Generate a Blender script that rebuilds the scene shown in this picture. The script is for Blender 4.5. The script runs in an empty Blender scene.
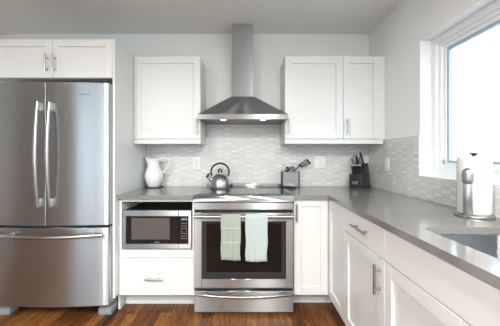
import bpy, bmesh, math, random
from mathutils import Vector, Matrix
random.seed(7)
S = bpy.context.scene
COL = S.collection

# ------------------------------------------------------------------ camera, sky, exposure
F = 274.0          # focal length in pixels of the 500-pixel-wide frame
CAM_P, CAM_Z, U0, V0 = 2.75, 1.215, 246.0, 156.0
cam_d = bpy.data.cameras.new('camera')
cam = bpy.data.objects.new('camera', cam_d); COL.objects.link(cam)
cam.location = (0, -CAM_P, CAM_Z)
cam.rotation_euler = (math.pi / 2, 0, 0)
cam_d.sensor_width = 36.0
cam_d.lens = F / 500.0 * 36.0
cam_d.shift_x = (250.0 - U0) / 500.0
cam_d.shift_y = (V0 - 163.0) / 500.0
cam_d.clip_start = 0.02
S.camera = cam

W = bpy.data.worlds.new('sky'); S.world = W
W.use_nodes = True
bg = W.node_tree.nodes['Background']
bg.inputs['Color'].default_value = (0.74, 0.885, 1.0, 1)
bg.inputs['Strength'].default_value = 5.4

S.view_settings.view_transform = 'Standard'
S.view_settings.look = 'None'
S.view_settings.gamma = 1.0
S.view_settings.use_curve_mapping = False
S.view_settings.exposure = -0.2
S.cycles.max_bounces = 10
S.cycles.diffuse_bounces = 6
S.cycles.glossy_bounces = 5
S.cycles.transparent_max_bounces = 12
S.cycles.sample_clamp_indirect = 6.0

# room measures (metres); p = distance out from the back wall, Y = -p
XR, XL = 1.235, -2.46
YREAR, ZC = -4.7, 2.44
WIN = (0.805, 2.62, 1.073, 2.038)        # kitchen window: p0, p1, z0, z1
ADDED_WIN = (3.15, 4.5, 0.45, 2.2)              # unseen window added in the window wall, behind the camera, for more side light: p0, p1, z0, z1
SLIT = (0.02, 0.50, 0.30, 2.25)          # narrow window beside it: x0, x1, z0, z1
REAR = (-3.1, -0.75, 0.55, 2.25)          # glazed opening behind the camera: x0, x1, z0, z1
FILL_GLOW = 12.0       # glow of the diffusers on the added, unseen downlights
FILL_WATTS = 76.0       # watts of each of the added, unseen downlights
ADDED_SIDE_WIN = (1.1, 2.5, 1.1, 2.25)        # unseen glazed opening added in the far dining wall for light on the window run: p0, p1, z0, z1

def portal(name, loc, rot, sx, sy):
    l = bpy.data.lights.new(name, 'AREA'); l.shape = 'RECTANGLE'; l.size = sx; l.size_y = sy
    l.cycles.is_portal = True
    o = bpy.data.objects.new(name, l); COL.objects.link(o); o.location = loc; o.rotation_euler = rot
portal('window_portal', (1.46, -(WIN[0] + WIN[1]) / 2, (WIN[2] + WIN[3]) / 2), (0, math.pi / 2, 0), WIN[3] - WIN[2], WIN[1] - WIN[0])
portal('garden_door_portal', ((REAR[0] + REAR[1]) / 2, YREAR - 0.2, (REAR[2] + REAR[3]) / 2), (math.pi / 2, 0, 0), REAR[1] - REAR[0], REAR[3] - REAR[2])

portal('narrow_window_portal', ((SLIT[0] + SLIT[1]) / 2, YREAR - 0.2, (SLIT[2] + SLIT[3]) / 2), (math.pi / 2, 0, 0), SLIT[1] - SLIT[0], SLIT[3] - SLIT[2])
portal('added_window_portal', (1.46, -(ADDED_WIN[0] + ADDED_WIN[1]) / 2, (ADDED_WIN[2] + ADDED_WIN[3]) / 2), (0, math.pi / 2, 0), ADDED_WIN[3] - ADDED_WIN[2], ADDED_WIN[1] - ADDED_WIN[0])
portal('added_dining_window_portal', (-6.15, -(ADDED_SIDE_WIN[0] + ADDED_SIDE_WIN[1]) / 2, (ADDED_SIDE_WIN[2] + ADDED_SIDE_WIN[3]) / 2), (0, -math.pi / 2, 0), ADDED_SIDE_WIN[3] - ADDED_SIDE_WIN[2], ADDED_SIDE_WIN[1] - ADDED_SIDE_WIN[0])

def at(u, v, p):
    """the point at distance p out from the back wall that the photograph shows at pixel u, v"""
    d = CAM_P - p
    return Vector(((u - U0) / F * d, -p, CAM_Z - (v - V0) / F * d))

# ------------------------------------------------------------------ materials
def nodes_of(name):
    m = bpy.data.materials.new(name); m.use_nodes = True
    nt = m.node_tree
    return m, nt, nt.nodes['Principled BSDF']

def mat(name, col, rough=0.5, metal=0.0, var=0.03, scale=30.0, bump=0.0, bscale=200.0, stretch=None, coat=0.0, spec=None, sheen=0.0):
    m, nt, b = nodes_of(name)
    tc = nt.nodes.new('ShaderNodeTexCoord')
    mp = nt.nodes.new('ShaderNodeMapping'); nt.links.new(tc.outputs['Object'], mp.inputs['Vector'])
    if stretch: mp.inputs['Scale'].default_value = stretch
    nz = nt.nodes.new('ShaderNodeTexNoise'); nz.inputs['Scale'].default_value = scale
    nt.links.new(mp.outputs['Vector'], nz.inputs['Vector'])
    rp = nt.nodes.new('ShaderNodeValToRGB')
    rp.color_ramp.elements[0].color = tuple(c * (1 - var) for c in col) + (1,)
    rp.color_ramp.elements[1].color = tuple(min(1, c * (1 + var)) for c in col) + (1,)
    nt.links.new(nz.outputs['Fac'], rp.inputs['Fac'])
    nt.links.new(rp.outputs['Color'], b.inputs['Base Color'])
    b.inputs['Roughness'].default_value = rough
    b.inputs['Metallic'].default_value = metal
    if coat: b.inputs['Coat Weight'].default_value = coat
    if spec is not None: b.inputs['Specular IOR Level'].default_value = spec
    if sheen: b.inputs['Sheen Weight'].default_value = sheen
    if bump:
        n2 = nt.nodes.new('ShaderNodeTexNoise'); n2.inputs['Scale'].default_value = bscale
        nt.links.new(mp.outputs['Vector'], n2.inputs['Vector'])
        bp = nt.nodes.new('ShaderNodeBump'); bp.inputs['Strength'].default_value = bump; bp.inputs['Distance'].default_value = 0.002
        nt.links.new(n2.outputs['Fac'], bp.inputs['Height'])
        nt.links.new(bp.outputs['Normal'], b.inputs['Normal'])
    return m

def steel(name, col, rough, aniso=1.0, stretch=(1.5, 1.5, 260), tangent='Z'):
    m, nt, b = nodes_of(name)
    tc = nt.nodes.new('ShaderNodeTexCoord')
    mp = nt.nodes.new('ShaderNodeMapping'); mp.inputs['Scale'].default_value = stretch
    nt.links.new(tc.outputs['Object'], mp.inputs['Vector'])
    nz = nt.nodes.new('ShaderNodeTexNoise'); nz.inputs['Scale'].default_value = 3.0; nz.inputs['Detail'].default_value = 3
    nt.links.new(mp.outputs['Vector'], nz.inputs['Vector'])
    mr = nt.nodes.new('ShaderNodeMapRange'); mr.inputs['To Min'].default_value = rough * 0.95; mr.inputs['To Max'].default_value = rough * 1.05
    nt.links.new(nz.outputs['Fac'], mr.inputs['Value']); nt.links.new(mr.outputs['Result'], b.inputs['Roughness'])
    rp = nt.nodes.new('ShaderNodeValToRGB')
    rp.color_ramp.elements[0].color = tuple(c * 0.985 for c in col) + (1,)
    rp.color_ramp.elements[1].color = tuple(min(1, c * 1.015) for c in col) + (1,)
    nt.links.new(nz.outputs['Fac'], rp.inputs['Fac']); nt.links.new(rp.outputs['Color'], b.inputs['Base Color'])
    b.inputs['Metallic'].default_value = 1.0
    b.inputs['Anisotropic'].default_value = aniso
    b.inputs['Anisotropic Rotation'].default_value = 0.25
    tg = nt.nodes.new('ShaderNodeTangent'); tg.direction_type = 'RADIAL'; tg.axis = tangent
    nt.links.new(tg.outputs['Tangent'], b.inputs['Tangent'])
    return m

M = {}
M['paint'] = mat('wall_paint', (0.83, 0.84, 0.825), 0.7, var=0.012, scale=6, bump=0.05, bscale=300)
M['dark_paint'] = mat('grey_wall_paint', (0.48, 0.50, 0.52), 0.7, var=0.02, scale=6)
M['ceil'] = mat('ceiling_paint', (0.74, 0.765, 0.75), 0.85, var=0.012, scale=4, bump=0.08, bscale=260)
M['cab'] = mat('cabinet_white', (0.72, 0.735, 0.73), 0.38, var=0.01, scale=8)
M['trimw'] = mat('window_white', (0.82, 0.84, 0.85), 0.4, var=0.01, scale=8)
M['gasket'] = mat('window_gasket', (0.36, 0.46, 0.55), 0.5)
M['steel'] = steel('brushed_steel', (0.40, 0.40, 0.40), 0.29)
M['fsteel'] = steel('fridge_steel', (0.57, 0.605, 0.63), 0.30)
M['hsteel'] = steel('hood_steel', (0.36, 0.375, 0.385), 0.29)
M['sinksteel'] = steel('sink_steel', (0.25, 0.26, 0.27), 0.32)
M['satin'] = mat('satin_nickel', (0.42, 0.415, 0.40), 0.30, 1.0, var=0.02)
M['chrome'] = mat('chrome', (0.72, 0.73, 0.74), 0.12, 1.0, var=0.02)
M['grey_side'] = mat('fridge_side_grey', (0.16, 0.165, 0.17), 0.5, var=0.03)
M['foot_grey'] = mat('fridge_foot_grey', (0.24, 0.26, 0.28), 0.5)
M['black'] = mat('black_plastic', (0.014, 0.014, 0.016), 0.42, var=0.1)
M['black_matte'] = mat('black_rubber', (0.012, 0.012, 0.012), 0.8, var=0.1)
M['rglass'] = mat('oven_door_glass', (0.028, 0.030, 0.031), 0.08, var=0.1, scale=12, spec=0.3)
M['bglass'] = mat('black_glass', (0.012, 0.010, 0.010), 0.06, var=0.15, scale=12, spec=0.3)
M['oglass'] = mat('oven_window_glass', (0.007, 0.005, 0.004), 0.10, var=0.6, scale=25, spec=0.28)
M['mglass'] = mat('microwave_window_mesh', (0.085, 0.08, 0.075), 0.28, var=0.2, scale=400)
M['display'] = mat('display_panel', (0.02, 0.03, 0.07), 0.15)
M['digits'] = mat('display_digits', (0.35, 0.5, 0.65), 0.4)
M['marks'] = mat('pale_markings', (0.30, 0.30, 0.30), 0.5)
M['ceramic'] = mat('white_ceramic', (0.80, 0.82, 0.81), 0.18, var=0.01, coat=0.4)
M['plate'] = mat('white_plastic', (0.84, 0.85, 0.85), 0.35, var=0.01)
M['gap'] = mat('switch_gap', (0.33, 0.33, 0.33), 0.6)
M['slot'] = mat('outlet_slot', (0.05, 0.05, 0.05), 0.6)
M['slate'] = mat('dark_trivet', (0.045, 0.045, 0.045), 0.6, var=0.1)
M['block'] = mat('knife_block_dark', (0.028, 0.031, 0.036), 0.35, var=0.15, scale=20, stretch=(1, 1, 8))
M['paper'] = mat('paper_towel', (0.66, 0.675, 0.685), 0.9, var=0.02, scale=40, bump=0.25, bscale=130)
M['towel_a'] = mat('sage_towel', (0.31, 0.355, 0.31), 0.95, var=0.06, scale=160, bump=0.6, bscale=500, sheen=0.3)
M['towel_b'] = mat('aqua_towel', (0.42, 0.495, 0.495), 0.95, var=0.05, scale=160, bump=0.6, bscale=500, sheen=0.3)
M['towel_stripe'] = mat('towel_band', (0.41, 0.455, 0.40), 0.95, var=0.04, scale=160)
M['filter'] = mat('hood_filter', (0.26, 0.26, 0.26), 0.4, 1.0, var=0.1, scale=60, stretch=(8, 1, 1))
M['grey_nylon'] = mat('grey_nylon', (0.18, 0.18, 0.18), 0.4)
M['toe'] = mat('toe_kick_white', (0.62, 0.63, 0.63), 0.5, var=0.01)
M['niche'] = mat('cabinet_interior', (0.62, 0.62, 0.61), 0.5, var=0.01)
M['snow'] = mat('pale_ground', (0.45, 0.46, 0.46), 0.9, var=0.15, scale=0.05)
M['hill'] = mat('far_hill', (0.30, 0.33, 0.36), 0.95, var=0.2, scale=0.03)

def quartz():
    m, nt, b = nodes_of('grey_quartz')
    tc = nt.nodes.new('ShaderNodeTexCoord')
    n1 = nt.nodes.new('ShaderNodeTexNoise'); n1.inputs['Scale'].default_value = 420; n1.inputs['Detail'].default_value = 2
    n2 = nt.nodes.new('ShaderNodeTexNoise'); n2.inputs['Scale'].default_value = 5
    for n in (n1, n2): nt.links.new(tc.outputs['Object'], n.inputs['Vector'])
    mx = nt.nodes.new('ShaderNodeMath'); mx.operation = 'MULTIPLY_ADD'; mx.inputs[1].default_value = 0.25
    nt.links.new(n2.outputs['Fac'], mx.inputs[0]); nt.links.new(n1.outputs['Fac'], mx.inputs[2])
    rp = nt.nodes.new('ShaderNodeValToRGB'); e = rp.color_ramp.elements
    e[0].position = 0.35; e[0].color = (0.165, 0.156, 0.149, 1); e[1].position = 0.95; e[1].color = (0.255, 0.243, 0.232, 1)
    nt.links.new(mx.outputs[0], rp.inputs['Fac']); nt.links.new(rp.outputs['Color'], b.inputs['Base Color'])
    b.inputs['Roughness'].default_value = 0.13; b.inputs['Specular IOR Level'].default_value = 0.75
    return m
M['quartz'] = quartz()

def tile_material(name, axis):
    """small glass mosaic stacked in columns, every second column dropped by half a tile"""
    m, nt, b = nodes_of(name)
    N = nt.nodes.new; L = nt.links.new
    def math_(op, a, bb=None, c=None):
        n = N('ShaderNodeMath'); n.operation = op
        for i, x in enumerate((a, bb, c)):
            if x is None: continue
            if isinstance(x, (int, float)): n.inputs[i].default_value = x
            else: L(x, n.inputs[i])
        return n.outputs[0]
    ge = N('ShaderNodeNewGeometry'); sp = N('ShaderNodeSeparateXYZ'); L(ge.outputs['Position'], sp.inputs[0])
    w, h, g = 0.0735, 0.0245, 0.0019
    x = math_('DIVIDE', math_('ADD', sp.outputs['X' if axis == 'X' else 'Y'], 10.0), w)
    ci = math_('FLOOR', x); cf = math_('FRACT', x)
    z = math_('ADD', math_('DIVIDE', sp.outputs['Z'], h), math_('MULTIPLY', math_('MODULO', ci, 2.0), 0.92))
    ri = math_('FLOOR', z); rf = math_('FRACT', z)
    cb = N('ShaderNodeCombineXYZ'); L(ci, cb.inputs[0]); L(ri, cb.inputs[1])
    wn = N('ShaderNodeTexWhiteNoise'); wn.noise_dimensions = '2D'; L(cb.outputs[0], wn.inputs['Vector'])
    rp = N('ShaderNodeValToRGB'); e = rp.color_ramp.elements
    e[0].position = 0.0; e[0].color = (0.615, 0.615, 0.595, 1)
    e[1].position = 1.0; e[1].color = (0.76, 0.77, 0.755, 1)
    e2 = e.new(0.55); e2.color = (0.675, 0.68, 0.66, 1)
    par = math_('MODULO', math_('ADD', ri, 400.0), 2.0)
    L(math_('MULTIPLY_ADD', par, 0.34, math_('MULTIPLY', wn.outputs['Value'], 0.66)), rp.inputs['Fac'])
    ex = math_('LESS_THAN', math_('MINIMUM', cf, math_('SUBTRACT', 1.0, cf)), g / w * 0.38)
    ez = math_('LESS_THAN', math_('MINIMUM', rf, math_('SUBTRACT', 1.0, rf)), g / h * 0.6)
    gr = math_('MAXIMUM', ex, ez)
    mx = N('ShaderNodeMix'); mx.data_type = 'RGBA'
    L(gr, mx.inputs['Factor']); L(rp.outputs['Color'], mx.inputs['A']); mx.inputs['B'].default_value = (0.46, 0.46, 0.45, 1)
    L(mx.outputs['Result'], b.inputs['Base Color'])
    L(math_('MULTIPLY_ADD', gr, 0.5, 0.22), b.inputs['Roughness'])
    bp = N('ShaderNodeBump'); bp.inputs['Strength'].default_value = 0.4; bp.inputs['Distance'].default_value = 0.001
    L(math_('SUBTRACT', 1.0, gr), bp.inputs['Height']); L(bp.outputs['Normal'], b.inputs['Normal'])
    return m
M['tile_x'] = tile_material('mosaic_back', 'X')
M['tile_y'] = tile_material('mosaic_side', 'Y')

def wood_floor():
    m, nt, b = nodes_of('oak_floor')
    N = nt.nodes.new; L = nt.links.new
    def math_(op, a, bb=None, c=None):
        n = N('ShaderNodeMath'); n.operation = op
        for i, x in enumerate((a, bb, c)):
            if x is None: continue
            if isinstance(x, (int, float)): n.inputs[i].default_value = x
            else: L(x, n.inputs[i])
        return n.outputs[0]
    ge = N('ShaderNodeNewGeometry'); sp = N('ShaderNodeSeparateXYZ'); L(ge.outputs['Position'], sp.inputs[0])
    x = math_('DIVIDE', math_('ADD', sp.outputs['X'], 20.0), 0.083)
    ci = math_('FLOOR', x); cf = math_('FRACT', x)
    w1 = N('ShaderNodeTexWhiteNoise'); w1.noise_dimensions = '1D'; L(ci, w1.inputs['W'])
    y = math_('ADD', math_('DIVIDE', math_('ADD', sp.outputs['Y'], 20.0), 1.15), math_('MULTIPLY', w1.outputs['Value'], 7.0))
    ri = math_('FLOOR', y); rf = math_('FRACT', y)
    cb = N('ShaderNodeCombineXYZ'); L(ci, cb.inputs[0]); L(ri, cb.inputs[1])
    wn = N('ShaderNodeTexWhiteNoise'); wn.noise_dimensions = '2D'; L(cb.outputs[0], wn.inputs['Vector'])
    # grain: stretched noise, shifted plank by plank
    off = N('ShaderNodeVectorMath'); off.operation = 'MULTIPLY_ADD'
    L(wn.outputs['Color'], off.inputs[0]); off.inputs[1].default_value = (9, 9, 9); L(ge.outputs['Position'], off.inputs[2])
    mp = N('ShaderNodeMapping'); mp.inputs['Scale'].default_value = (16, 1.6, 1); L(off.outputs[0], mp.inputs['Vector'])
    nz = N('ShaderNodeTexNoise'); nz.inputs['Scale'].default_value = 2.6; nz.inputs['Detail'].default_value = 6; nz.inputs['Distortion'].default_value = 1.6
    L(mp.outputs[0], nz.inputs['Vector'])
    v = math_('ADD', math_('MULTIPLY', nz.outputs['Fac'], 0.95), math_('MULTIPLY_ADD', wn.outputs['Value'], 0.34, -0.16))
    rp = N('ShaderNodeValToRGB'); e = rp.color_ramp.elements
    e[0].position = 0.22; e[0].color = (0.026, 0.009, 0.0035, 1)
    e[1].position = 0.85; e[1].color = (0.37, 0.155, 0.045, 1)
    e2 = e.new(0.5); e2.color = (0.15, 0.052, 0.014, 1)
    L(v, rp.inputs['Fac'])
    gx = math_('LESS_THAN', math_('MINIMUM', cf, math_('SUBTRACT', 1.0, cf)), 0.012)
    gy = math_('LESS_THAN', math_('MINIMUM', rf, math_('SUBTRACT', 1.0, rf)), 0.0012)
    gr = math_('MAXIMUM', gx, gy)
    mx = N('ShaderNodeMix'); mx.data_type = 'RGBA'
    L(gr, mx.inputs['Factor']); L(rp.outputs['Color'], mx.inputs['A']); mx.inputs['B'].default_value = (0.02, 0.008, 0.004, 1)
    L(mx.outputs['Result'], b.inputs['Base Color'])
    b.inputs['Roughness'].default_value = 0.42; b.inputs['Specular IOR Level'].default_value = 0.3
    return m
M['floor'] = wood_floor()

def glass_material():
    m = bpy.data.materials.new('clear_pane'); m.use_nodes = True
    nt = m.node_tree; nt.nodes.clear()
    o = nt.nodes.new('ShaderNodeOutputMaterial'); mix = nt.nodes.new('ShaderNodeMixShader')
    t = nt.nodes.new('ShaderNodeBsdfTransparent'); t.inputs[0].default_value = (0.96, 0.98, 0.98, 1)
    g = nt.nodes.new('ShaderNodeBsdfGlossy'); g.inputs['Roughness'].default_value = 0.01
    lw = nt.nodes.new('ShaderNodeLayerWeight'); lw.inputs['Blend'].default_value = 0.5
    pw = nt.nodes.new('ShaderNodeMath'); pw.operation = 'POWER'; pw.inputs[1].default_value = 4.0
    sc = nt.nodes.new('ShaderNodeMath'); sc.operation = 'MULTIPLY_ADD'; sc.inputs[1].default_value = 0.55; sc.inputs[2].default_value = 0.04
    nt.links.new(lw.outputs['Facing'], pw.inputs[0]); nt.links.new(pw.outputs[0], sc.inputs[0])
    nt.links.new(sc.outputs[0], mix.inputs[0]); nt.links.new(t.outputs[0], mix.inputs[1]); nt.links.new(g.outputs[0], mix.inputs[2])
    nt.links.new(mix.outputs[0], o.inputs[0])
    return m
M['pane'] = glass_material()

def lamp_material(name, col, strength):
    m, nt, b = nodes_of(name)
    b.inputs['Base Color'].default_value = (0.8, 0.8, 0.8, 1)
    b.inputs['Emission Color'].default_value = col + (1,)
    b.inputs['Emission Strength'].default_value = strength
    return m
M['lamp'] = lamp_material('lit_hood_lamp', (1.0, 0.95, 0.86), 7.0)
M['fill_downlight'] = lamp_material('lit_fill_downlight', (1.0, 0.9, 0.78), FILL_GLOW)

# ------------------------------------------------------------------ mesh helpers
FRONT = lambda u, v, w: Vector((u, -w, v))           # a face that looks out of the back wall: u = x, v = z, w = p
def SIDE(u, v, w): return Vector((XR - w, -u, v))     # a face that looks out of the window wall: u = p, v = z, w = distance from that wall
IDENT = lambda x, y, z: Vector((x, y, z))

class MB:
    def __init__(s, fn=IDENT): s.bm = bmesh.new(); s.fn = fn
    def _merge(s, bm2):
        me = bpy.data.meshes.new('tmp'); bm2.to_mesh(me); bm2.free(); s.bm.from_mesh(me); bpy.data.meshes.remove(me)
    def box(s, a0, a1, b0, b1, c0, c1, bev=0.0, seg=1):
        t = bmesh.new()
        vs = [t.verts.new(s.fn(a, b, c)) for a in (a0, a1) for b in (b0, b1) for c in (c0, c1)]
        for q in ((0, 1, 3, 2), (4, 6, 7, 5), (0, 4, 5, 1), (2, 3, 7, 6), (0, 2, 6, 4), (1, 5, 7, 3)): t.faces.new([vs[i] for i in q])
        bmesh.ops.recalc_face_normals(t, faces=t.faces)
        if bev: bmesh.ops.bevel(t, geom=t.edges[:], offset=bev, segments=seg, profile=0.5, affect='EDGES', clamp_overlap=True)
        s._merge(t); return s
    def prism(s, poly, c0, c1, bev=0.0, seg=1, order=(0, 1, 2)):
        """poly: outline of (a, b) points, extruded from c0 to c1 along the third axis (order tells which axis is which)"""
        t = bmesh.new()
        def P(a, b, c):
            q = [0, 0, 0]; q[order[0]], q[order[1]], q[order[2]] = a, b, c
            return s.fn(*q)
        lo = [t.verts.new(P(a, b, c0)) for a, b in poly]; hi = [t.verts.new(P(a, b, c1)) for a, b in poly]
        n = len(poly)
        t.faces.new(lo); t.faces.new(hi[::-1])
        for i in range(n): t.faces.new((lo[i], hi[i], hi[(i + 1) % n], lo[(i + 1) % n]))
        bmesh.ops.recalc_face_normals(t, faces=t.faces)
        if bev: bmesh.ops.bevel(t, geom=t.edges[:], offset=bev, segments=seg, profile=0.5, affect='EDGES', clamp_overlap=True)
        s._merge(t); return s
    def tube(s, pts, r, seg=10, closed=False, flat=None, up=None):
        """a tube along world points; r a radius or a list; flat = (a, b) scales of the section's two axes"""
        pts = [Vector(p) for p in pts]; n = len(pts); rs = r if isinstance(r, (list, tuple)) else [r] * n
        rings = []; prev = Vector(up) if up else None
        for i, p in enumerate(pts):
            a = pts[(i - 1) % n] if (closed or i) else p
            b = pts[(i + 1) % n] if (closed or i < n - 1) else p
            d = (b - a).normalized()
            if prev is None: prev = Vector((0, 0, 1)) if abs(d.z) < 0.9 else Vector((0, 1, 0))
            x = (prev - d * prev.dot(d))
            x = x.normalized() if x.length > 1e-6 else d.orthogonal().normalized()
            y = d.cross(x); prev = x
            fa, fb = flat or (1, 1)
            rings.append([s.bm.verts.new(p + (x * math.cos(2 * math.pi * k / seg) * fa + y * math.sin(2 * math.pi * k / seg) * fb) * rs[i]) for k in range(seg)])
        m = n if closed else n - 1
        fs = []
        for i in range(m):
            A, B_ = rings[i], rings[(i + 1) % n]
            for k in range(seg): fs.append(s.bm.faces.new((A[k], A[(k + 1) % seg], B_[(k + 1) % seg], B_[k])))
        if not closed: fs.append(s.bm.faces.new(rings[0][::-1])); fs.append(s.bm.faces.new(rings[-1]))
        bmesh.ops.recalc_face_normals(s.bm, faces=fs)
        return s
    def lathe(s, prof, c, seg=32, warp=None, cap=True):
        """prof: (radius, z) pairs turned around the vertical through c"""
        rings = []
        for r, z in prof:
            if r < 1e-6:
                rings.append([s.bm.verts.new(Vector(c) + Vector((0, 0, z)))])
            else:
                ring = []
                for k in range(seg):
                    a = 2 * math.pi * k / seg
                    rr, zz = (r, z) if warp is None else warp(r, z, a)
                    ring.append(s.bm.verts.new(Vector(c) + Vector((rr * math.cos(a), rr * math.sin(a), zz))))
                rings.append(ring)
        fs = []
        for A, B_ in zip(rings, rings[1:]):
            for k in range(seg):
                q = [A[k % len(A)], A[(k + 1) % seg % len(A)], B_[(k + 1) % seg % len(B_)], B_[k % len(B_)]]
                q = list(dict.fromkeys(q))
                if len(q) > 2: fs.append(s.bm.faces.new(q))
        if cap:
            for R_ in (rings[0], rings[-1]):
                if len(R_) > 2: fs.append(s.bm.faces.new(R_))
        bmesh.ops.recalc_face_normals(s.bm, faces=fs)
        return s
    def build(s, name, m, parent=None, sharp=38):
        return obj(name, s.bm, m, parent, sharp)

ORG = {}
def obj(name, bm, m, parent=None, sharp=38):
    me = bpy.data.meshes.new(name)
    o0 = ORG.get(parent.name, Vector()) if parent else Vector()
    if o0.length: bmesh.ops.translate(bm, verts=bm.verts, vec=-o0)
    bm.to_mesh(me); bm.free()
    for f in me.polygons: f.use_smooth = True
    me.set_sharp_from_angle(angle=math.radians(sharp))
    me.materials.append(M[m])
    o = bpy.data.objects.new(name, me); COL.objects.link(o)
    if parent: o.parent = parent
    ORG[o.name] = o0
    return o
def thing(name, label, cat, loc=(0, 0, 0), group=None, rotz=0.0):
    o = bpy.data.objects.new(name, None); COL.objects.link(o)
    o.location = loc; o.rotation_euler = (0, 0, rotz); o.empty_display_size = 0.05
    ORG[o.name] = Vector(loc) if not rotz else Vector()     # turned things are built in their own local axes
    return tag(o, label, cat, group)
def tag(o, label, cat, group=None):
    o['label'] = label; o['category'] = cat
    if group: o['group'] = group
    return o
def struct(o, label=None, cat=None):
    o['kind'] = 'structure'
    if label: o['label'] = label
    if cat: o['category'] = cat
    return o
def clone(root, loc, label, group=None, rotz=None):
    """a copy of a thing with copies of its parts and sub-parts"""
    r = root.copy(); COL.objects.link(r); r.location = loc; r['label'] = label
    if rotz is not None: r.rotation_euler = (0, 0, rotz)
    if group: r['group'] = group
    for ch in list(root.children):
        c = ch.copy(); COL.objects.link(c); c.parent = r
        for g in ch.children:
            d = g.copy(); COL.objects.link(d); d.parent = c
    return r

def shaker(fn, u0, u1, v0, v1, w0, th=0.02, stile=0.058, dip=0.012):
    b = MB(fn); w1 = w0 + th
    b.box(u0, u0 + stile, v0, v1, w0, w1, 0.0015); b.box(u1 - stile, u1, v0, v1, w0, w1, 0.0015)
    b.box(u0 + stile, u1 - stile, v0, v0 + stile, w0, w1, 0.0012); b.box(u0 + stile, u1 - stile, v1 - stile, v1, w0, w1, 0.0012)
    b.box(u0 + stile - 0.004, u1 - stile + 0.004, v0 + stile - 0.004, v1 - stile + 0.004, w0 + 0.002, w1 - dip)
    return b
def pull(fn, u, v, w, length, vertical, parent, reach=0.032, r=0.0065):
    b = MB()
    h = length / 2; k = h * 0.62
    if vertical:
        b.tube([fn(u, v - h, w + reach), fn(u, v + h, w + reach)], r, 12)
        for q in (-k, k): b.tube([fn(u, v + q, w), fn(u, v + q, w + reach)], r * 0.8, 10)
    else:
        b.tube([fn(u - h, v, w + reach), fn(u + h, v, w + reach)], r, 12)
        for q in (-k, k): b.tube([fn(u + q, v, w), fn(u + q, v, w + reach)], r * 0.8, 10)
    return b.build('handle', 'satin', parent)

# ------------------------------------------------------------------ the room
struct(MB().box(-6, 1.6, YREAR - 0.2, 0.1, -0.1, 0.0).build('floor', 'floor'), 'reddish brown oak plank floor', 'floor')
struct(MB().box(-6, 1.6, YREAR - 0.2, 0.1, ZC, ZC + 0.1).build('ceiling', 'ceil'), 'flat pale painted ceiling', 'ceiling')
struct(MB().box(XL - 0.1, 1.4, 0.0, 0.12, 0, ZC).build('wall_back', 'paint'), 'pale grey painted wall behind the range hood', 'wall')
b = MB()
b.box(XR, XR + 0.165, -WIN[0], 0.0, 0, ZC); b.box(XR, XR + 0.165, -ADDED_WIN[0], -WIN[1], 0, ZC); b.box(XR, XR + 0.165, YREAR, -ADDED_WIN[1], 0, ZC)
b.box(XR, XR + 0.165, -ADDED_WIN[1], -ADDED_WIN[0], 0, ADDED_WIN[2]); b.box(XR, XR + 0.165, -ADDED_WIN[1], -ADDED_WIN[0], ADDED_WIN[3], ZC)
b.box(XR, XR + 0.165, -WIN[1], -WIN[0], 0, WIN[2]); b.box(XR, XR + 0.165, -WIN[1], -WIN[0], WIN[3], ZC)
struct(b.build('wall_right', 'paint'), 'pale grey painted wall around the kitchen window', 'wall')
struct(MB().box(XL - 0.12, XL, -0.95, 0.0, 0, ZC).build('wall_left', 'paint'), 'pale grey painted wall beside the refrigerator', 'wall')
q0, q1, q2, q3 = ADDED_SIDE_WIN
struct(MB().box(-6.1, -6, YREAR, -q1, 0, ZC).box(-6.1, -6, -q0, 0, 0, ZC).box(-6.1, -6, -q1, -q0, 0, q2).box(-6.1, -6, -q1, -q0, q3, ZC)
       .box(-6, XL - 0.12, -0.95, -0.83, 0, ZC).build('wall_far_left', 'paint'))
wd = struct(MB().box(-6.09, -6.02, -q1, -q1 + 0.06, q2, q3).box(-6.09, -6.02, -q0 - 0.06, -q0, q2, q3).box(-6.09, -6.02, -q1, -q0, q2, q2 + 0.06).box(-6.09, -6.02, -q1, -q0, q3 - 0.06, q3).build('window_3', 'trimw'))  # frame of the added dining opening, there to let in side light
MB().box(-6.058, -6.052, -q1 + 0.06, -q0 - 0.06, q2 + 0.06, q3 - 0.06).build('pane', 'pane', wd)
b = MB()
Y0, Y1 = YREAR - 0.15, YREAR
b.box(-6, REAR[0], Y0, Y1, 0, ZC); b.box(REAR[1], SLIT[0], Y0, Y1, 0, ZC); b.box(SLIT[1], XR + 0.165, Y0, Y1, 0, ZC)
for q in (REAR, SLIT): b.box(q[0], q[1], Y0, Y1, 0, q[2]); b.box(q[0], q[1], Y0, Y1, q[3], ZC)
struct(b.build('wall_rear', 'dark_paint'))
for k, (q, bars) in enumerate(((REAR, (-1.55, -2.33)), (SLIT, ()))):
    Y0, Y1 = YREAR - 0.12, YREAR - 0.04
    b = MB().box(q[0], q[0] + 0.05, Y0, Y1, q[2], q[3]).box(q[1] - 0.05, q[1], Y0, Y1, q[2], q[3]).box(q[0], q[1], Y0, Y1, q[2], q[2] + 0.06).box(q[0], q[1], Y0, Y1, q[3] - 0.06, q[3])
    for x in bars: b.box(x - 0.06, x + 0.06, Y0, Y1, q[2], q[3])
    wr = struct(b.build('window_%d' % (2 if k == 0 else 4), 'trimw'))
    MB().box(q[0] + 0.05, q[1] - 0.05, YREAR - 0.084, YREAR - 0.078, q[2] + 0.06, q[3] - 0.06).build('pane', 'pane', wr)

# outdoors
struct(MB().box(-60, 220, -150, 150, -3.1, -3.0).build('ground', 'snow'))
b = MB(); hz = []
for i in range(41):
    y = -150 + i * 7.5
    hz.append((y, -3 + 3.0 + 2.2 * math.sin(i * 0.7) + 1.6 * math.sin(i * 1.9 + 1)))
b.prism([(-150, -3.0)] + hz + [(150, -3.0)], 150, 175, order=(1, 2, 0))
struct(b.build('hills', 'hill'))

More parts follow.
